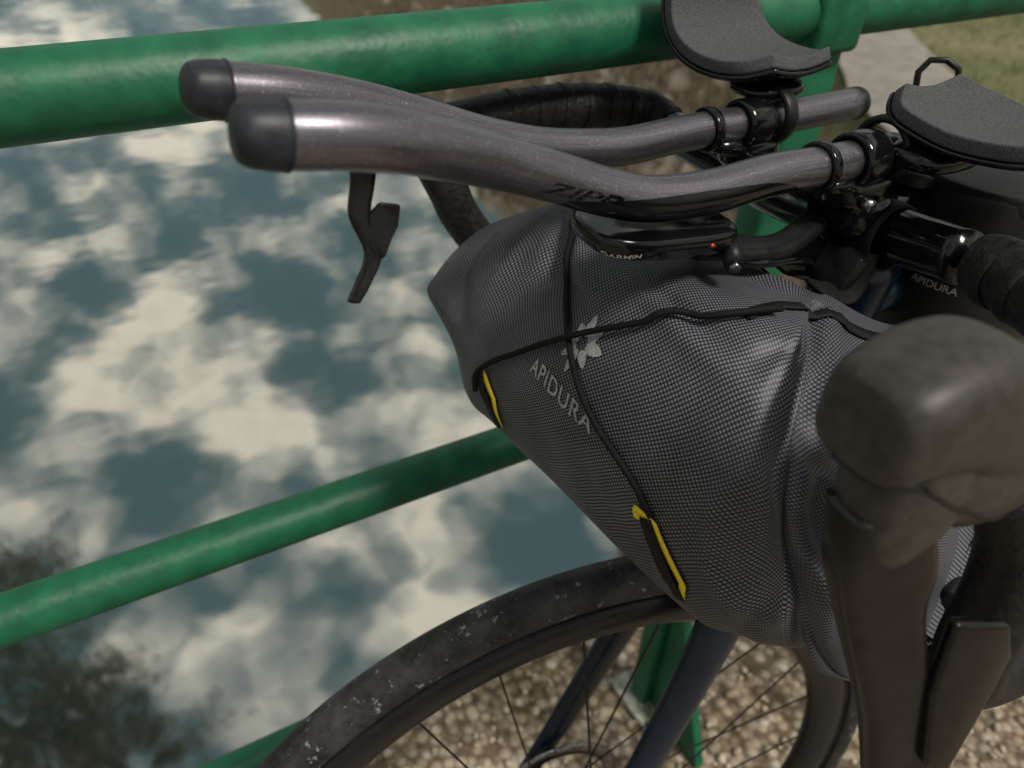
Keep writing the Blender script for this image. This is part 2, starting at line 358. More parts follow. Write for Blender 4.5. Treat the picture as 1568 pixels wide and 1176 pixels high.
def branch_mesh(paths,name,parent):
    V=[];F=[]
    for pts,r0,r1 in paths:
        P=catmull([list(p) for p in pts],len(pts)*4); n=7
        for i in range(len(P)):
            t=P[min(i+1,len(P)-1)]-P[max(i-1,0)]; t=Vector(t).normalized(); q=t.orthogonal().normalized(); s=t.cross(q); r=r0+(r1-r0)*i/(len(P)-1)
            for k in range(n):
                aa=2*math.pi*k/n; V.append(Vector(P[i])+(q*math.cos(aa)+s*math.sin(aa))*r)
        base=len(V)-len(P)*n
        F+= [tuple(base+i for i in f) for f in gridfaces(len(P),n)]
    return mesh_obj(name,V,F,M_bark,parent)
def tree(name,base,targets,trunk_r,size=.05,nl=70,crad=.42,sub=5):
    rt=root(name); paths=[];cl=[]
    b0=Vector(base); mid=b0+(sum((Vector(t) for t,_ in targets),Vector())/len(targets)-b0)*.45; mid.z=b0.z+(mid.z-b0.z)*1.15
    paths.append(([b0-Vector((0,0,.4)),b0+(mid-b0)*.35+Vector((.1,0,.2)),mid],trunk_r,trunk_r*.55))
    for t,R0 in targets:
        t=Vector(t); st=mid if random.random()<.7 else b0+(mid-b0)*.7
        m1=st+(t-st)*.55+Vector((random.uniform(-.3,.3),random.uniform(-.3,.3),random.uniform(0,.4)))
        paths.append(([st,m1,t],trunk_r*.4,trunk_r*.1))
        for _ in range(sub):
            e=t+Vector((random.gauss(0,1),random.gauss(0,1),random.gauss(0,.8))).normalized()*R0*random.uniform(.5,1.1)
            s0=m1+(t-m1)*random.random(); paths.append(([s0,(s0+e)/2+Vector((0,0,random.uniform(-.1,.25))),e],trunk_r*.13,.006))
            for _ in range(3): cl.append((e+Vector((random.gauss(0,.3),random.gauss(0,.3),random.gauss(0,.25)))*R0,crad*R0*random.uniform(.4,1)))
    branch_mesh(paths,'trunk_and_limbs',rt)
    V,F=leaves(cl,nl,size); mesh_obj('foliage',V,F,M_leaf,rt,smooth=False); return rt
tree('riverside_tree',(-6.4,8.6,-.1),[((-3.3,9.6,3.2),1.1),((-2.7,8.4,3.6),1.1),((-2.1,7.2,4.1),.9),((-3.2,8.6,4.6),1.2),((-2.9,10.8,3.6),1.1),((-3.6,7.4,4.0),1.1),((-2.4,9.6,5.0),1.),((-4.8,9.5,4.8),1.3),((-2.8,6.6,3.2),.9),((-1.1,6.6,4.9),.6),((-3.4,12,4.4),1.1),((-2.6,7.6,4.6),.9)],.2,size=.07,nl=70,crad=.5)
rt=root('overhanging_branch'); paths=[([(-5.4,7.4,2.6),(-3,6,2.2),(-1.1,4.9,1.2),(-.62,4.6,.62)],.03,.006)];cl=[]
for _ in range(26):
    e=Vector((-.50,4.55,.46))+Vector((random.gauss(-.0,.20),random.gauss(0,.2),random.gauss(-.02,.18))); paths.append(([(-.95,4.8,1.0),(Vector((-.8,4.7,.85))+e)/2,e],.006,.002)); cl.append((e,.09))
branch_mesh(paths,'twigs',rt); V,F=leaves(cl,26,.022); mesh_obj('leaves',V,F,M_leaf,rt,smooth=False)
cl=[];tr=[]
for i in range(110):
    x=-190+i*3.6+random.uniform(-1,1); y=random.uniform(100,118); h=random.uniform(6,11); tr.append(([(x,y,0),(x+random.uniform(-.4,.4),y,h*.5),(x,y,h*.8)],.22,.06))
    for _ in range(9): cl.append((Vector((x+random.gauss(0,1.5),y+random.gauss(0,1.2),h*random.uniform(.35,1))),random.uniform(.8,1.6)))
rt=root('distant_trees'); branch_mesh(tr,'trunks',rt); V,F=leaves(cl,20,.55); mesh_obj('crowns',V,F,M_leaf,rt,smooth=False)
# ------------------------------------------------------------------ railing
rl=root('green_bridge_railing'); RY=.48
for nm,z,r in (('top_rail',1.009,.0235),('middle_rail',.647,.0197),('lower_rail',.320,.0195)):
    tube(nm,[(x,RY,z) for x in (-3.2,-1,0,.4,.8,2,3.4)],r,M_green,rl,n=40,sub=4)
M_lich=simple('lichen_crust',(.12,.16,.10),(.5,.5,.44),50,.9,0,.6,.003)
for i,px in enumerate((-1.545,.56,2.66)):
    box('post_%d'%(i+1),(px,RY+.003,.50),(.052,.034,1.02),M_green,rl,bev=.006)
    box('post_cap_%d'%(i+1),(px,RY,1.008),(.054,.054,.058),M_green,rl,bev=.007)
    plate('gusset_%d'%(i+1),[(px-.003,RY-.016,.0),(px-.003,RY-.13,.0),(px-.003,RY-.12,.03),(px-.003,RY-.016,.30)],.016,M_green,rl,.003)
    box('base_plate_%d'%(i+1),(px,RY-.015,.008),(.09,.12,.010),M_lich,rl,bev=.003)
    for dx in (-.034,.034): tube('bolt_%d_%s'%(i,dx),[(px+dx,RY-.05,.012),(px+dx,RY-.05,.022)],.007,M_alu,rl,n=6,sub=1)
# ------------------------------------------------------------------ bicycle
bk=root('bicycle')
f=Vector((-.9885,.1509,0)); s_=Vector((.1509,.9885,0)); upw=(s_*.0861+Vector((0,0,.9963))).normalized(); nw=f.cross(upw).normalized()
hubF=Vector((.2398,.2625,.3437))
m,nt,b=newmat('tyre_rubber')
na=noise(nt,240,3,.7); nb=noise(nt,24,3,.7)
r1=ramp(nt,na.outputs[0],[(.4,(.010,.010,.011)),(.65,(.028,.027,.029))]); r2=ramp(nt,nb.outputs[0],[(.46,(0,0,0)),(.74,(.7,.7,.7))])
mx=N(nt,'ShaderNodeMix',data_type='RGBA'); nt.links.new(r2.outputs[0],mx.inputs[0]); nt.links.new(r1.outputs[0],mx.inputs[6]); mx.inputs[7].default_value=(.080,.075,.080,1)
nc=noise(nt,85,4,.75); r4=ramp(nt,nc.outputs[0],[(.62,(0,0,0)),(.65,(1,1,1))]); mx3=N(nt,'ShaderNodeMix',data_type='RGBA'); nt.links.new(r4.outputs[0],mx3.inputs[0]); nt.links.new(mx.outputs[2],mx3.inputs[6]); mx3.inputs[7].default_value=(.24,.23,.23,1)
nt.links.new(mx3.outputs[2],b.inputs['Base Color']); b.inputs['Roughness'].default_value=.48; b.inputs['Specular IOR Level'].default_value=.3; bump(nt,nc.outputs[0],b,.7,.0018); M_tyre=m
M_rim=simple('carbon_rim',(.006,.006,.008),(.013,.013,.016),40,.3,0,0,spec=.35)
def wheel(hub,ff,uu,nn,pre):
    n=180
    def revolve(name,prof,mat):
        k=len(prof);V=[]
        for i in range(n):
            t=2*math.pi*i/n; d=ff*math.cos(t)+uu*math.sin(t)
            for r,o in prof: V.append(hub+d*r+nn*o)
        F=[]
        for i in range(n):
            for j in range(k): F.append((i*k+j,((i+1)%n)*k+j,((i+1)%n)*k+(j+1)%k,i*k+(j+1)%k))
        return mesh_obj(pre+name,V,F,mat,bk)
    pr=[]
    for j in range(26):
        t=2*math.pi*j/26; q=.0172; r=.3275+q*math.cos(t)*1.0; o=q*math.sin(t)*.96
        if math.cos(t)>.93: r+=.0004
        pr.append((r,o))
    revolve('tyre',pr,M_tyre)
    revolve('tyre_bead_line',[(.3145,.0142),(.3155,.0150),(.3165,.0142),(.3165,-.0142),(.3155,-.0150),(.3145,-.0142)],M_blackm)
    revolve('rim',[(.3145,.0128),(.300,.0138),(.285,.0118),(.276,.006),(.2735,0),(.276,-.006),(.285,-.0118),(.300,-.0138),(.3145,-.0128)],M_rim)
    revolve('hub_shell',[(.02,.03),(.02,.024),(.011,.02),(.011,-.02),(.02,-.024),(.02,-.03),(.004,-.045),(.004,.045)],M_blackm)
    revolve('brake_disc',[(.07,.036),(.07,.038),(.055,.038),(.055,.036)],M_alu)
    V=[];F=[]
    for i in range(24):
        t=2*math.pi*i/24; sg=1 if i%2 else -1; t2=t+(.9 if (i//2)%2 else -.9)
        A0=hub+(ff*math.cos(t2)+uu*math.sin(t2))*.019+nn*.026*sg; B0=hub+(ff*math.cos(t)+uu*math.sin(t))*.276
        d=(B0-A0).normalized(); q=d.orthogonal().normalized()*.0011; w2=d.cross(q.normalized())*.0011; o=len(V)
        for P in (A0,B0):
            for e in (q,w2,-q,-w2): V.append(P+e)
        F+=[(o+j,o+(j+1)%4,o+4+(j+1)%4,o+4+j) for j in range(4)]
    mesh_obj(pre+'spokes',V,F,M_blackm,bk)
wheel(hubF,f,upw,nw,'front_')
kf=(-f*.31+upw*.95)
crown=hubF+kf*.385
for sg,nm in ((1,'a'),(-1,'b')):
    rings=[]
    for t,wd,dp,off in ((.0,.007,.012,.055),(.3,.009,.015,.052),(.7,.011,.020,.044),(.95,.013,.026,.036),(1.06,.015,.03,.022)):
        rings.append((hubF+kf*.37*t+nw*off*sg+f*.03*(1-t)**2,nw*wd,f*dp))
    loft('fork_blade_'+nm,rings,M_frame,bk,p=2.1)
tube('fork_crown',[crown-nw*.03,crown,crown+nw*.03],.024,M_frame,bk,round_start=True,round_end=True)
headtop=crown+kf*.215
tube('head_tube',[crown+kf*.01,crown+kf*.1,headtop],[.027,.024,.024],M_frame,bk)
bb=Vector((.93,.243,.275)); seat=Vector((1.08,.285,.80)); rh=Vector((1.24,.2625,.3437))
tube('down_tube',[crown+kf*.04,(crown+bb)/2,bb],.024,M_frame,bk)
tube('top_tube',[headtop-kf*.03,(headtop+seat)/2,seat],.018,M_frame,bk)
tube('seat_tube',[bb,(bb+seat)/2,seat],.016,M_frame,bk)
tube('seat_post',[seat,seat+Vector((.03,.012,.15))],.0135,M_black,bk)
for sg in (-1,1):
    o=Vector((0,.06*sg,0)); tube('chain_stay_%d'%sg,[bb+o*.4,rh+o],.009,M_frame,bk); tube('seat_stay_%d'%sg,[seat+o*.3-Vector((0,0,.06)),rh+o],.007,M_frame,bk)
wheel(rh,Vector((-1,0,0)),Vector((0,.086,.9963)),Vector((-1,0,0)).cross(Vector((0,.086,.9963))),'rear_')
st=seat+Vector((.02,.013,.17)); loft('saddle',[(st+Vector((-.16,0,0)),Vector((0,.012,0)),Vector((0,0,.01))),(st+Vector((-.08,0,0)),Vector((0,.022,0)),Vector((0,0,.014))),(st+Vector((.02,0,.0)),Vector((0,.05,0)),Vector((0,0,.018))),(st+Vector((.1,0,.01)),Vector((0,.07,0)),Vector((0,0,.018))),(st+Vector((.13,0,.01)),Vector((0,.05,0)),Vector((0,0,.008)))],M_blackm,bk)
tube('crank',[bb+Vector((0,-.06,0)),bb+Vector((.1,-.07,-.13))],.011,M_black,bk); tube('crank_far',[bb+Vector((0,.06,0)),bb+Vector((-.1,.07,.13))],.011,M_black,bk)
ring('chainring',bb+Vector((0,-.048,0)),(0,1,0),.095,.006,M_blackm,bk,.002)
barpts=mm('404 470 1133,402 400 1133,400 340 1131,404 290 1135,407 272 1136,406 240 1140,400 206 1147')
tube('handlebar',barpts,[.0145,.0155,.016,.016,.016,.0158,.0150],M_black,bk,n=32)
def wrap(name,pts,r):
    return tube(name,pts,r,M_tape,bk,n=28,sub=10)
wrap('bar_tape_side',mm('398 196 1149,396 184 1151,388 160 1152,374 134 1153,350 112 1152,318 100 1152,285 95 1152'),[.0160,.0176,.0178,.0175,.017,.017,.017])
for t in (.25,.75):
    p=Vector((.397,.190,.954)).lerp(Vector((.385,.155,.957)),t); ring('tape_edge_%d'%int(t*100),p,Vector((.25,.93,-.12)),.0172,.0008,M_tape,bk,.004)
wrap('bar_tape_far',mm('404 465 1134,398 484 1140,364 492 1147,326 497 1150,283 500 1150,243 503 1146,215 507 1143'),.0165)
for i in range(7):
    P=mm('398 484 1140,364 492 1147,326 497 1150,283 500 1150,243 503 1146'); q=P[min(i//2,3)].lerp(P[min(i//2+1,4)],.5*(i%2)); ring('far_tape_edge_%d'%i,q,(1,-.1,-.1),.0165,.0008,M_tape,bk,.004)
wrap('drop_far',mm('215 507 1146,222 503 1125,232 496 1100,240 492 1080,262 488 1050,300 485 1030,350 485 1028'),.0150)
wrap('drop_near',mm('285 94 1130,296 90 1110,304 86 1090,306 82 1060,300 78 1030,310 76 1005,350 74 990'),.0165)
# hoods : a flat-fronted knob running back into the grip, and the bracket body below it
def yz(x,y,z,hy,hz,tilt=0.): return ((x,y,z),(0,hy,0),(hz*tilt,0,hz))
K=[yz(.1785,.1015,.9985,.010,.010,.05),yz(.1795,.1015,.9985,.0145,.0145,.05),yz(.184,.1015,.9985,.0182,.0180,.08),yz(.194,.1015,.999,.0200,.0203,.1),yz(.208,.1015,.9985,.0208,.0222,.12),yz(.222,.1010,.9955,.0206,.0238,.15),yz(.236,.1002,.9885,.0196,.0242,.2),yz(.252,.0992,.9795,.0184,.0230,.2),yz(.275,.0982,.9705,.0178,.0208,.1),yz(.305,.0985,.9620,.0175,.0188,.05),yz(.335,.103,.9575,.0172,.0175,0)]
Bd=[((.214,.1005,.998),(.018,0,.004),(0,.013,0)),((.2125,.100,.978),(.0222,0,.004),(0,.0160,0)),((.2135,.0992,.960),(.0228,0,.006),(0,.0160,0)),((.2165,.0982,.945),(.0215,0,.007),(0,.0150,0)),((.2185,.0975,.937),(.0175,0,.007),(0,.0122,0)),((.2192,.0972,.934),(.0120,0,.006),(0,.0085,0))]
Wb=[yz(.222,.0995,.962,.0145,.018,0),yz(.232,.0995,.960,.0160,.023,0),yz(.256,.0985,.953,.0164,.0255,0),yz(.284,.0982,.950,.0162,.0235,0),yz(.315,.100,.951,.0162,.0195,0),yz(.340,.1035,.954,.0160,.0165,0)]
hood_parts=[loft_data(K,n=40,sub=5,p=3.1),loft_data(Bd,n=36,sub=5,p=2.6),loft_data(Wb,n=34,sub=5,p=2.6)]
merged('brake_hood_near',hood_parts,M_rub,bk,.0010,3)
HV=[];HF=[]
for v,f_ in hood_parts:
    o_=len(HV); HV+=[Vector(q) for q in v]; HF+=[tuple(i+o_ for i in q) for q in f_]
hb=BVHTree.FromPolygons(HV,HF)
seam=[Vector(p) for p in catmull([(.176,.108,.981),(.178,.094,.981),(.187,.079,.982),(.200,.079,.976),(.214,.0795,.966),(.232,.079,.953),(.252,.080,.938),(.268,.081,.930)],40)]
seam=[hb.find_nearest(p)[0] for p in seam]
for _ in range(3): seam=[(seam[max(i-1,0)]+seam[i]*2+seam[min(i+1,39)])/4 for i in range(40)]
tube('hood_seam',seam,.0009,M_blackm,bk,n=10,sub=1)
def shift(r,o): return [(tuple(Vector(c)+Vector(o)),a_,b_) for c,a_,b_ in r]
merged('brake_hood_far',[loft_data(shift(K,(-.006,.405,-.046)),n=30,sub=4,p=2.9)],M_rub,bk,.0016,6)
loft('brake_lever_near',[((.205,.098,.955),(.016,-.004,-.004),(0,.011,0)),((.208,.092,.932),(.020,-.006,-.005),(.0,.008,.0)),((.213,.086,.905),(.0165,-.006,-.004),(0,.006,0)),((.233,.069,.843),(.0165,-.006,-.004),(.0,.0055,.0)),((.247,.051,.782),(.018,-.007,-.004),(0,.0055,0)),((.262,.040,.745),(.012,-.005,-.004),(0,.004,0))],M_lever,bk,p=4.5,n=40)
plate('shift_paddle_near',mm('236 72 1100,262 64 1092,270 60 1072,262 55 1040,250 50 1010,240 56 1020,236 66 1060'),.006,M_lever,bk,.002)
loft('brake_lever_far',[(mm('178 517 1150')[0],(.011,-.004,0),(0,.006,0)),(mm('172 513 1112')[0],(.0080,-.003,0),(0,.006,0)),(mm('166 508 1088')[0],(.0072,-.003,0),(0,.005,0)),(mm('170 497 1063')[0],(.0060,-.002,0),(0,.004,0)),(mm('157 488 1045')[0],(.0052,-.002,0),(0,.004,0)),(mm('148 484 1035')[0],(.0042,-.002,0),(0,.004,0))],M_lever,bk,p=2.6)
plate('shift_paddle_far',mm('172 506 1090,180 503 1099,196 503 1094,191 498 1080,186 498 1072,178 494 1060,170 494 1056,168 498 1070'),.006,M_lever,bk,.002)
# aero extensions
dN=[(40,232,1258),(56,242,1252),(84,242,1247),(113,250,1236),(147,264,1220),(179,269,1206),(205,269,1195),(230,267,1188),(267,267,1185),(309,270,1185),(344,271,1183),(409,275,1180)]
dF=[(41,314,1247),(55,322,1243),(83,324,1237),(115,331,1226),(149,337,1212),(181,345,1198),(214,349,1187),(247,352,1180),(280,354,1176),(332,359,1175),(400,361,1173),(480,364,1172)]
def P3(l): return [Vector((a,b_,c_-195))/1000 for a,b_,c_ in l]
eN=P3(dN); eF=P3(dF); eN[0]=eN[1]+(eN[1]-eN[2]).normalized()*.022; eF[0]=eF[1]+(eF[1]-eF[2]).normalized()*.022
oN=tube('aero_extension',eN[1:],.0109,M_ext,bk,n=40,sub=10)
tube('aero_extension_far',eF[1:],.0109,M_ext,bk,n=40,sub=10)
for e,nm in ((eN,'a'),(eF,'b')):
    d=(e[0]-e[1]).normalized()
    tube('end_cap_'+nm,[e[1]-d*.0015,e[1]+d*.004,e[1]+d*.0095,e[1]+d*.0125,e[1]+d*.0140],[.0113,.0111,.0103,.0090,.0068],M_cap,bk,n=36,sub=5)
    ring('cap_seam_'+nm,e[1]-d*.0015,d,.0111,.0006,M_cap,bk,.0006)
d=(eF[-1]-eF[-2]).normalized(); tube('rear_plug',[eF[-1],eF[-1]+d*.006,eF[-1]+d*.009],[.0112,.0105,.006],M_blackm,bk)
def along(e,x):
    for i in range(1,len(e)-1):
        if e[i].x<=x<=e[i+1].x: t=(x-e[i].x)/(e[i+1].x-e[i].x); return e[i].lerp(e[i+1],t),(e[i+1]-e[i]).normalized()
    return e[-1],(e[-1]-e[-2]).normalized()
cl_=catmull([list(p) for p in eN[1:]],400); V=[];nn_=60;kk_=16
sel=[p for p in cl_ if .180<=p[0]<=.326]; idx=np.linspace(0,len(sel)-1,nn_).astype(int)
for i_,ii in enumerate(idx):
    p=Vector(sel[ii]); t=Vector(sel[min(ii+1,len(sel)-1)])-Vector(sel[max(ii-1,0)]); t.normalize()
    e1=Vector((-.05,-.8,.45)); e1=(e1-t*e1.dot(t)).normalized(); e2=t.cross(e1)
    if e2.z<0: e2=-e2
    u=i_/(nn_-1); top=-62+84*math.sin(math.pi*min(1,u*1.02))**.8*(.5+.5*u)
    for j in range(kk_):
        ph=math.radians(-140+(top+140)*j/(kk_-1)); V.append(p+(e1*math.cos(ph)+e2*math.sin(ph))*.01108)
mesh_obj('glossy_inlay',V,gridfaces(nn_,kk_,False),M_black,bk)
for e,nm,xa in ((eN,'near',.345),(eF,'far',.345)):
    p,t=along(e,xa); ring('extension_band_'+nm,p,t,.0122,.0016,M_black,bk,.0032)
    p2,t=along(e,xa+.035); ring('extension_clamp_'+nm,p2,t,.0135,.0022,M_black,bk,.011)
    p3,t=along(e,xa+.055); ring('pad_bracket_band_'+nm,p3+Vector((0,0,.003)),t,.0165,.0024,M_blackm,bk,.005)
    blob('clamp_body_'+nm,[(p2+Vector((.005,0,-.018)),(.022,.014,.012)),(p2+Vector((.012,0,-.034)),(.02,.017,.016)),(p2+Vector((-.018,0,-.010)),(.014,.012,.006))],M_black,bk,.0018,8)
    tube('clamp_bolt_'+nm,[p2+Vector((-.004,-.02,-.02)),p2+Vector((-.004,-.013,-.02))],.0035,M_alu,bk,n=12,sub=1)
blob('stem',[(Vector((.405,.283,.94)),(.024,.024,.022)),(Vector((.435,.285,.935)),(.03,.018,.02)),(Vector((.455,.287,.93)),(.022,.022,.026))],M_black,bk,.002,8)
tube('stem_cap',[(.455,.287,.955),(.456,.287,.962)],.016,M_blackm,bk)
blob('riser_bridge',[(Vector((.385,.318,.955)),(.018,.045,.008)),(Vector((.375,.30,.962)),(.012,.02,.010))],M_black,bk,.002,8)
def pad(name,cx,cy,cz,prof,lx):
    nx=22; P=catmull(prof,26); T=np.gradient(P,axis=0); T/=np.linalg.norm(T,axis=1)[:,None]; Nn=np.stack([-T[:,1],T[:,0]],1)
    def shell(nm,o0,o1,mat,grow):
        V=[]
        for side,o in ((0,o0),(1,o1)):
            for i in range(26):
                tt=(i/25-.5)*2; w_=lx*(1-.42*abs(tt)**3.2)+grow
                for j in range(nx):
                    u=(j/(nx-1)-.5)*2
                    V.append((cx+u*w_-.004*tt,cy+P[i,0]+Nn[i,0]*o,cz+P[i,1]+Nn[i,1]*o+.004*u*u))
        F=[];h=26*nx
        for i in range(25):
            for j in range(nx-1):
                a0=i*nx+j; F.append((a0,a0+1,a0+nx+1,a0+nx)); F.append((h+a0,h+a0+nx,h+a0+nx+1,h+a0+1))
        for i in range(25): 
            for j in (0,nx-1): a0=i*nx+j; F.append((a0,a0+nx,h+a0+nx,h+a0))
        for j in range(nx-1):
            for i in (0,25): a0=i*nx+j; F.append((a0,a0+1,h+a0+1,h+a0))
        o=mesh_obj(nm,V,F,mat,bk); bm=bmesh.new(); bm.from_mesh(o.data); bmesh.ops.recalc_face_normals(bm,faces=bm.faces[:]); bm.to_mesh(o.data); bm.free()
        bv=o.modifiers.new('b','BEVEL'); bv.width=.0015; bv.segments=3; bv.limit_method='ANGLE'; bv.angle_limit=.8
    shell(name+'_shell',-.0035,0,M_black,.0005); shell(name+'_foam',.0003,.0085,M_foam,0)
pad('arm_pad_far',.402,.40,1.003,[(-.050,.008),(-.035,.001),(-.012,-.002),(.012,.001),(.03,.012),(.041,.032),(.045,.058)],.040)
pad('arm_pad_near',.436,.236,1.001,[(-.058,.014),(-.045,.005),(-.028,0),(.0,-.003),(.026,.000),(.040,.004),(.049,.012)],.040)
blob('pad_riser_near',[(Vector((.42,.255,.990)),(.03,.02,.008))],M_black,bk,.002,4); blob('pad_riser_far',[(Vector((.405,.375,.995)),(.025,.02,.006))],M_black,bk,.002,4)
def nearest_on(o,inner):
    bv=BVHTree.FromPolygons([v.co for v in o.data.vertices],[tuple(p.vertices) for p in o.data.polygons])
    def fn(p,off):
        h,nn,i,d=bv.find_nearest(Vector(p))
        if nn.dot(h-inner(h))<0: nn=-nn
        return h+nn*off
    return fn
def decal_text(name,body_,p0,ex,ey,Lx,mat,parent,sn,height=None,bold=.012,shear=0,space=1.):
    cu=bpy.data.curves.new(name,'FONT'); cu.body=body_; cu.size=1; cu.offset=bold; cu.shear=shear; cu.space_character=space; to=bpy.data.objects.new(name+'_tmp',cu); COL.objects.link(to)
    bpy.context.view_layer.update(); me=bpy.data.meshes.new_from_object(to.evaluated_get(bpy.context.evaluated_depsgraph_get())); bpy.data.objects.remove(to)
    bm=bmesh.new(); bm.from_mesh(me); bmesh.ops.triangulate(bm,faces=bm.faces[:])
    for _ in range(3): bmesh.ops.subdivide_edges(bm,edges=[e for e in bm.edges if e.calc_length()>.15],cuts=1); bmesh.ops.triangulate(bm,faces=bm.faces[:])
    xs_=[v.co.x for v in bm.verts]; ys_=[v.co.y for v in bm.verts]; kx=Lx/(max(xs_)-min(xs_)); ky=(height/(max(ys_)-min(ys_))) if height else kx
    for v in bm.verts: v.co=sn(p0+ex*(v.co.x-min(xs_))*kx+ey*(v.co.y-min(ys_))*ky)
    bm.to_mesh(me); bm.free(); me.materials.clear(); me.materials.append(mat); o=bpy.data.objects.new(name,me); return link(o,parent)
fnE=nearest_on(oN,lambda h:along(eN,h.x)[0])
tx=(Vector((.230,.267,.993))-Vector((.160,.266,1.017))).normalized(); ty=Vector((-.35,-.1,1)); ty=(ty-tx*ty.dot(tx)).normalized()
decal_text('bar_lettering','ZIPP',Vector((.160,.250,1.0085)),tx,ty,.046,M_black,bk,lambda p:fnE(p,.00012),.010,.02,.4)
cm=Vector((.243,.276,.9705))
oc=loft('bike_computer',[(cm+Vector((0,0,-.0070)),(.026,0,-.003),(0,.014,0)),(cm+Vector((0,0,-.0062)),(.040,0,-.006),(0,.021,0)),(cm,(.0445,0,-.006),(0,.0245,0)),(cm+Vector((0,0,.005)),(.0435,0,-.006),(0,.0238,0)),(cm+Vector((0,0,.0062)),(.04,0,-.005),(0,.021,0))],M_black,bk,p=3.2,n=48)
tube('computer_button',[cm+Vector((.016,-.0235,-.001)),cm+Vector((.016,-.0250,-.001))],.0010,M_red,bk,n=12,sub=1)
fnC=nearest_on(oc,lambda h:cm)
decal_text('computer_lettering','GARMIN',cm+Vector((-.042,-.012,.0008)),Vector((.74,-.62,-.08)).normalized(),Vector((0,0,1)),.020,M_white,bk,lambda p:fnC(p,.0002),.0036)
loft('computer_mount',[((.265,.276,.958),(0,.016,0),(.003,0,.004)),((.30,.272,.950),(0,.013,0),(.002,0,.004)),((.33,.27,.945),(0,.009,0),(.001,0,.005)),((.375,.285,.945),(0,.010,0),(0,0,.006)),((.40,.29,.945),(0,.014,0),(0,0,.012))],M_blackm,bk,p=3)
b0=mm('277 255 1155')[0]; tube('mount_bolt',[b0+Vector((.004,.012,.004)),b0,b0+Vector((-.003,-.006,-.003))],.005,M_blackm,bk,n=20,sub=1); tube('mount_bolt_head',[b0+Vector((-.003,-.006,-.003)),b0+Vector((-.0045,-.009,-.0045))],.0032,M_alu,bk,n=6,sub=1)
tube('brake_hose_a',mm('300 300 1130,285 285 1142,300 262 1140,340 262 1132,370 275 1110,400 290 1050'),.0026,M_black,bk,n=12)
tube('brake_hose_b',mm('330 330 1140,300 320 1146,290 300 1140,330 285 1120,380 290 1080'),.0026,M_black,bk,n=12)
# ------------------------------------------------------------------ handlebar bag
bg_=root('handlebar_bag')
rows=['236 454 1087,217 451 1078,198 443 1066,188 439 1054,197 426 1037,201 420 1024',
'252 422 1111,229 407 1103,206 396 1083,189 389 1056,188 386 1027,194 385 997',
'268 385 1129,247 365 1125,219 348 1104,197 343 1067,185 347 1038,199 351 995',
'281 320 1130,250 299 1135,223 282 1122,202 274 1091,194 277 1040,212 276 985',
'302 250 1131,262 228 1138,237 211 1126,218 197 1090,210 204 1033,232 191 968',
'311 230 1131,271 200 1137,246 177 1123,224 161 1094,216 154 1047,233 151 990',
'316 226 1130,267 184 1133,241 161 1122,226 144 1100,228 132 1064,242 125 1007',
'345 211 1116,301 176 1112,279 157 1093,264 140 1072,261 120 1040,262 103 997']
bk_d=[.012,.05,.075,.085,.085,.08,.075,.065]
G=[]
for r,bd in zip(rows,bk_d):
    v=[np.array(p) for p in mm(r)]
    c=(v[0]+v[5])/2
    v6=v[5]+np.array([bd*.55,.0,-.001]); v7=c+np.array([bd,0,-.005]); v8=v[0]+np.array([bd*.35,0,-.012])
    G.append(v+[v6,v7,v8])
last=G[-1]; cc=np.mean(last,axis=0)
G.append([cc+(p-cc)*.86+np.array([.045,-.004,-.004]) for p in last]); G.append([cc+(p-cc)*.62+np.array([.080,.000,-.010]) for p in last]); G.append([cc+(p-cc)*.25+np.array([.088,.010,-.010]) for p in last])
c0_=np.mean(G[0],axis=0); G.insert(0,[c0_+(p-c0_)*.55+np.array([-.001,.004,0]) for p in G[0]])
G=np.array(G); m_=len(G)
Q=catmull(G,(m_-1)*26+1); Q=np.swapaxes(catmull(np.swapaxes(Q,0,1),220,True),0,1)
SN,TN=Q.shape[:2]
dS=np.gradient(Q,axis=0); dT=np.roll(Q,-1,1)-np.roll(Q,1,1); NN=np.cross(dS,dT); NN/=np.linalg.norm(NN,axis=2)[:,:,None]+1e-9
cen=Q.mean(axis=1)[:,None,:]; sgn=np.sign(((Q-cen)*NN).sum(2)).mean(); NN*=sgn
sv=(np.linspace(0,m_-1,SN)-1)[:,None]*np.ones((1,TN)); tv=(np.linspace(0,9,TN,endpoint=False))[None,:]*np.ones((SN,1))
def fb(x,y,seed):
    r=np.random.default_rng(seed); o=0
    for k in range(7):
        a=r.uniform(0,6.28); fq=r.uniform(.6,2.4)*(1+k*.35); o=o+np.sin((x*math.cos(a)+y*math.sin(a))*fq+r.uniform(0,6.28)+1.2*np.sin(y*1.3*r.uniform(.5,1.5)+x*r.uniform(-1,1)))/(1+k*.4)
    return o/3
disp=.0014*fb(sv*1.3,tv*1.1,3)
def fold(s0,t0,s1,t1,wd,h,bend=0.):
    """one crease (h<0) or ridge (h>0) across the cloth between two stations"""
    dx,dy=s1-s0,t1-t0; L2=dx*dx+dy*dy; u=((sv-s0)*dx+(tv-t0)*dy)/L2; uc=np.clip(u,0,1)
    px=s0+dx*uc-dy*bend*np.sin(np.pi*uc); py=t0+dy*uc+dx*bend*np.sin(np.pi*uc)
    d=np.hypot(sv-px,tv-py); wv=wd*(.5+uc*1.0)
    return h*np.exp(-(d/wv)**2)*np.sin(np.pi*np.clip(uc*.8+.1,0,1))*np.where((u<-.25)|(u>1.25),0,1)
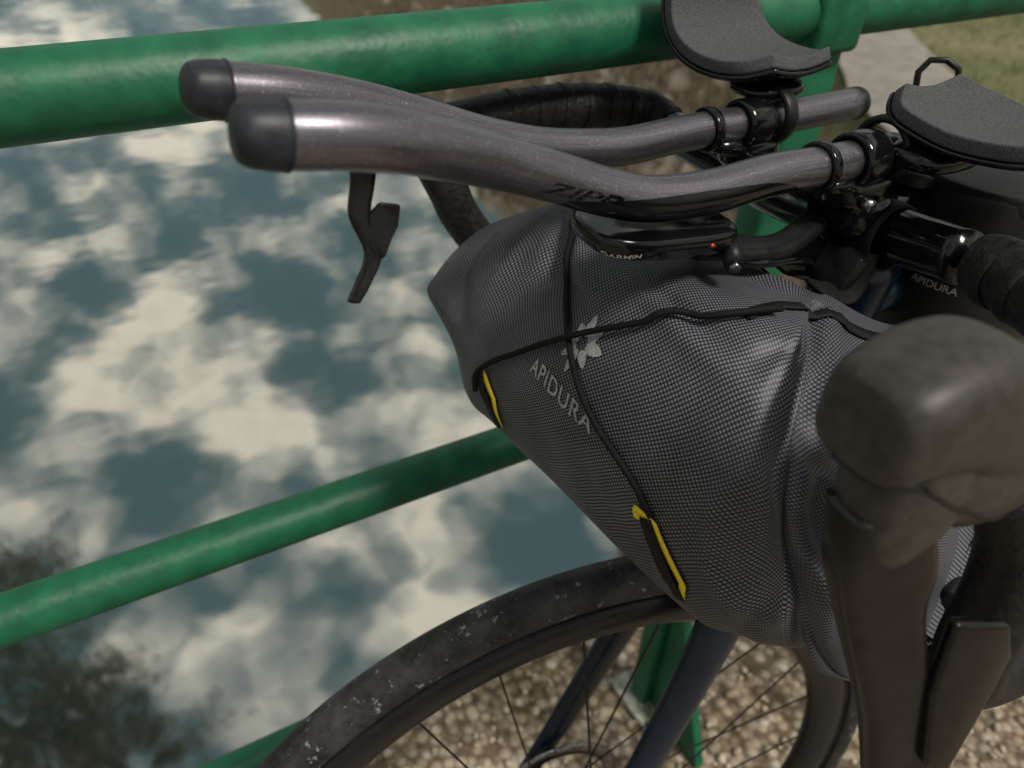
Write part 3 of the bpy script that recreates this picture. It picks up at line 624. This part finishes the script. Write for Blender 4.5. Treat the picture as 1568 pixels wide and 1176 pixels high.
for a_ in [(1.9,.5,2.7,2.2,.15,-.0065,.15),(2.25,.5,2.9,2.0,.13,.0045,.15),(2.2,.7,1.7,2.4,.15,-.0050,-.1),(1.6,.6,1.2,2.6,.17,.0045,0),(.7,.8,1.0,3.0,.16,-.0055,.1),(3.0,.7,3.9,1.6,.15,-.0060,.2),(3.2,1.0,4.3,2.1,.17,.0042,.2),
 (5.3,.7,4.9,3.0,.17,-.0045,.1),(5.65,.6,5.5,3.3,.15,.0042,-.05),(5.3,1.0,4.2,1.9,.15,-.0042,.1),(6.4,.6,6.5,3.2,.14,-.0055,.1),(6.75,.8,6.9,3.5,.13,.0048,.1),(6.1,3.6,7.0,4.6,.17,.0060,0),(6.1,4.1,6.9,5.2,.13,-.0065,0),
 (5.9,4.2,4.9,5.1,.19,-.0050,.1),(4.3,3.4,5.2,4.3,.2,-.0046,.1),(3.2,4.0,4.0,4.9,.2,-.0030,0),(1.5,3.0,2.4,4.2,.2,-.0030,0),(6.2,2.4,7.0,2.0,.15,-.005,0)]: disp=disp+fold(*a_)
cr=6.0+.12*np.sin(tv*1.7)
disp-=.0070*np.exp(-((sv-cr)/.15)**2)*(tv<5.6)
disp+=.0050*np.exp(-((sv-cr-.36)/.2)**2)*(tv<5.6)
dc=np.array([.226,.150,.872]); dd=Q-dc; rr=np.sqrt((dd[:,:,0]/.018)**2+(dd[:,:,1]/.014)**2+(dd[:,:,2]/.022)**2)
disp-=.015*np.exp(-rr**2)
disp+=.0045*np.exp(-((rr-1.9)/.45)**2)
Q=Q+NN*disp[:,:,None]
lt=np.linalg.norm(np.diff(Q[SN//2],axis=0),axis=1); tl=np.concatenate([[0],np.cumsum(lt)]); ls=np.linalg.norm(np.diff(Q[:,60],axis=0),axis=1); sl=np.concatenate([[0],np.cumsum(ls)])
uv=np.stack([sl[:,None]*np.ones((1,TN)),tl[None,:]*np.ones((SN,1))],-1).reshape(-1,2)
Vb=[Vector(v) for v in Q.reshape(-1,3)]; Fb=gridfaces(SN,TN)
Fb.append(tuple(range(TN))[::-1]); Fb.append(tuple(range((SN-1)*TN,SN*TN)))
body=mesh_obj('bag_body',Vb,Fb,M_fab,bg_,uv=uv)
bvh=BVHTree.FromPolygons(Vb,[f_ for f_ in Fb if len(f_)==4])
def snap(p,off):
    h,nn,i,d=bvh.find_nearest(Vector(p))
    ax=Vector(cen[min(max(int(i/TN),0),SN-1),0])
    if nn.dot(h-ax)<0: nn=-nn
    return h+nn*off
def snapline(pts,off,n=60,sm=4):
    L=[snap(p,off) for p in catmull([list(p) for p in pts],n)]
    # a taut cord bridges hollows instead of following them
    for _ in range(sm):
        M2=[L[0]]+[(L[i-1]+L[i]*2+L[i+1])/4 for i in range(1,n-1)]+[L[-1]]
        L=[]
        for p in M2:
            q=snap(p,off); h=snap(p,0); L.append(q if (p-h).dot(q-h)<off*(q-h).length else p)
    return L
cA=mm('262 372 1138,245 360 1135,231 342 1122,217 312 1111,211 288 1097,207 256 1075,203 222 1058,201 203 1043')
cB=mm('178 352 1032,184 351 1050,196 322 1076,211 286 1103,232 254 1122,255 226 1138,280 218 1146')
tube('elastic_cord_a',snapline(cA,.0020),.0018,M_cord,bg_,n=10,sub=2)
tube('elastic_cord_b',snapline(cB,.0044),.0018,M_cord,bg_,n=10,sub=2)
def patch(name,pts,off,mat,rings_=8):
    P=[Vector(p) for p in pts]; c=sum(P,Vector())/len(P); V=[];n=len(P)*6; B=[]
    for i in range(len(P)):
        for k in range(6): B.append(P[i].lerp(P[(i+1)%len(P)],k/6))
    for r in range(rings_+1):
        for q in B: V.append(snap(c.lerp(q,max(r/rings_,.01)),off))
    return mesh_obj(name,V,gridfaces(rings_+1,n),mat,bg_)
yN=mm('197 211 1034,203 214 1041,210 202 1040,217 180 1012,216 181 996,203 213 1007,216 196 996'); yF=mm('176 355 1033,179 353 1050,182 348 1046,185 336 1035,189 331 1015')
patch('corner_tab_near',[yN[0],yN[1],yN[2],yN[3],yN[4],yN[6]],.0010,M_web)
patch('corner_tab_far',[yF[0],yF[1],yF[3],yF[4]],.0010,M_web)
def ribbon(name,pts,wd,off,mat):
    L=[snap(p,off) for k in range(len(pts)-1) for p in [Vector(pts[k]).lerp(Vector(pts[k+1]),t/8) for t in range(8)]]+[snap(pts[-1],off)]
    V=[]
    for i,p in enumerate(L):
        t=(L[min(i+1,len(L)-1)]-L[max(i-1,0)]).normalized(); h,nn,_,_=bvh.find_nearest(p); sd_=t.cross(nn).normalized()*wd
        V+=[p-sd_,p+sd_]
    o=mesh_obj(name,V,[(2*i,2*i+1,2*i+3,2*i+2) for i in range(len(L)-1)],mat,bg_); md=o.modifiers.new('s','SOLIDIFY'); md.thickness=.0008; md.offset=0; return o
ribbon('yellow_trim_near',[yN[0],yN[1],yN[2],yN[3],yN[4]],.0022,.0020,M_yel)
ribbon('yellow_trim_far',yF,.0018,.0020,M_yel)
ribbon('cord_loop_near',[yN[2].lerp(yN[1],.4),yN[0].lerp(yN[3],.45),yN[4]],.0040,.0032,M_web)
ribbon('cord_loop_far',[yF[1],yF[3].lerp(yF[0],.5),yF[4]],.0030,.0032,M_web)
p0=mm('189 309 1073')[0]; p1=mm('210 259 1064')[0]; ex=(p1-p0); Lx=ex.length; ex.normalize(); ey=Vector((.5,.16,.85)); ey=(ey-ex*ey.dot(ex)).normalized()
decal_text('logo_lettering','APIDURA',p0-ex*.002,ex,ey,Lx+.006,M_logo,bg_,lambda p:snap(p,.0007),.0105,.014,0,1.12)
lc=mm('208 281 1104')[0]
V=[];F=[]
for ang,r0,r1,wd in ((95,.004,.017,.0034),(48,.004,.015,.0032),(5,.004,.017,.0036),(-48,.004,.014,.0032),(-100,.004,.020,.0028),(-135,.004,.018,.0028),(180,.004,.014,.0032),(138,.004,.014,.0032)):
    a_=math.radians(ang); di=ex*math.cos(a_)+ey*math.sin(a_); pe=-ex*math.sin(a_)+ey*math.cos(a_); o=len(V); n=14
    V.append(snap(lc+di*(r0+r1)/2,.0007))
    for k in range(n):
        t=2*math.pi*k/n; V.append(snap(lc+di*((r0+r1)/2+(r1-r0)/2*math.cos(t))+pe*wd*math.sin(t)*(1-.35*math.cos(t)),.0007))
    F+=[(o,o+1+k,o+1+(k+1)%n) for k in range(n)]
mesh_obj('logo_flower',V,F,M_logo,bg_)
ribbon('binding_strip',mm('262 224 1140,290 226 1138,318 214 1124,345 200 1112'),.004,.0014,M_web)
for yy,nm in ((.292,'a'),(.262,'b')):
    ring('bar_strap_'+nm,(.405,yy,.940),(.05,1,-.1),.0195,.0015,M_web,bg_,.011)
    tube('strap_tail_'+nm,[(.386,yy-.004,.935),(.372,yy-.010,.915),(.345,yy-.012,.924)],[.011,.011,.010],M_web,bg_,flat=.18,n=16)
box('buckle',(.376,.262,.922),(.010,.026,.026),M_blackm,bg_,rot=(0,.5,0),bev=.002)
sq=snap(Vector((.350,.10,.815)),.006); box('side_buckle',sq,(.032,.012,.022),M_blackm,bg_,rot=(.2,.2,.3),bev=.003)
ribbon('side_strap',[Vector((.290,.09,.80)),Vector((.32,.09,.81)),Vector((.35,.10,.815)),Vector((.385,.12,.83))],.008,.0016,M_web)
# ------------------------------------------------------------------ stem bag
sb=root('stem_bag')
def circ(c,r): return (c,(r,0,0),(0,r*.9,0))
loft('pouch',[circ((.515,.262,.770),.030),circ((.515,.262,.775),.046),circ((.514,.262,.83),.052),circ((.512,.262,.90),.055),circ((.51,.262,.955),.054),circ((.51,.262,.962),.050)],M_fabd,sb,n=40,p=2.4)
ring('pouch_rim',(.51,.262,.957),(0,0,1),.052,.002,M_web,sb,.007)
decal_text('pouch_label','APIDURA',Vector((.458,.262,.897)),Vector((.25,-.968,0)).normalized(),Vector((0,0,1)),.030,M_logo,sb,lambda p:Vector((.4545+(.262-p.y)**2*9,p.y,p.z)),.005)
tube('toggle_loop',mm('509 337 1172,508 339 1184,509 342 1196,513 339 1204,520 332 1205,527 326 1200,526 322 1190'),.0022,M_blackm,sb,n=10,sub=1)
tube('toggle_stem',mm('509 337 1176,510 320 1155,510 300 1150'),.0026,M_blackm,sb,n=10)
S.view_settings.view_transform='Standard'; S.view_settings.look='None'; S.view_settings.exposure=0
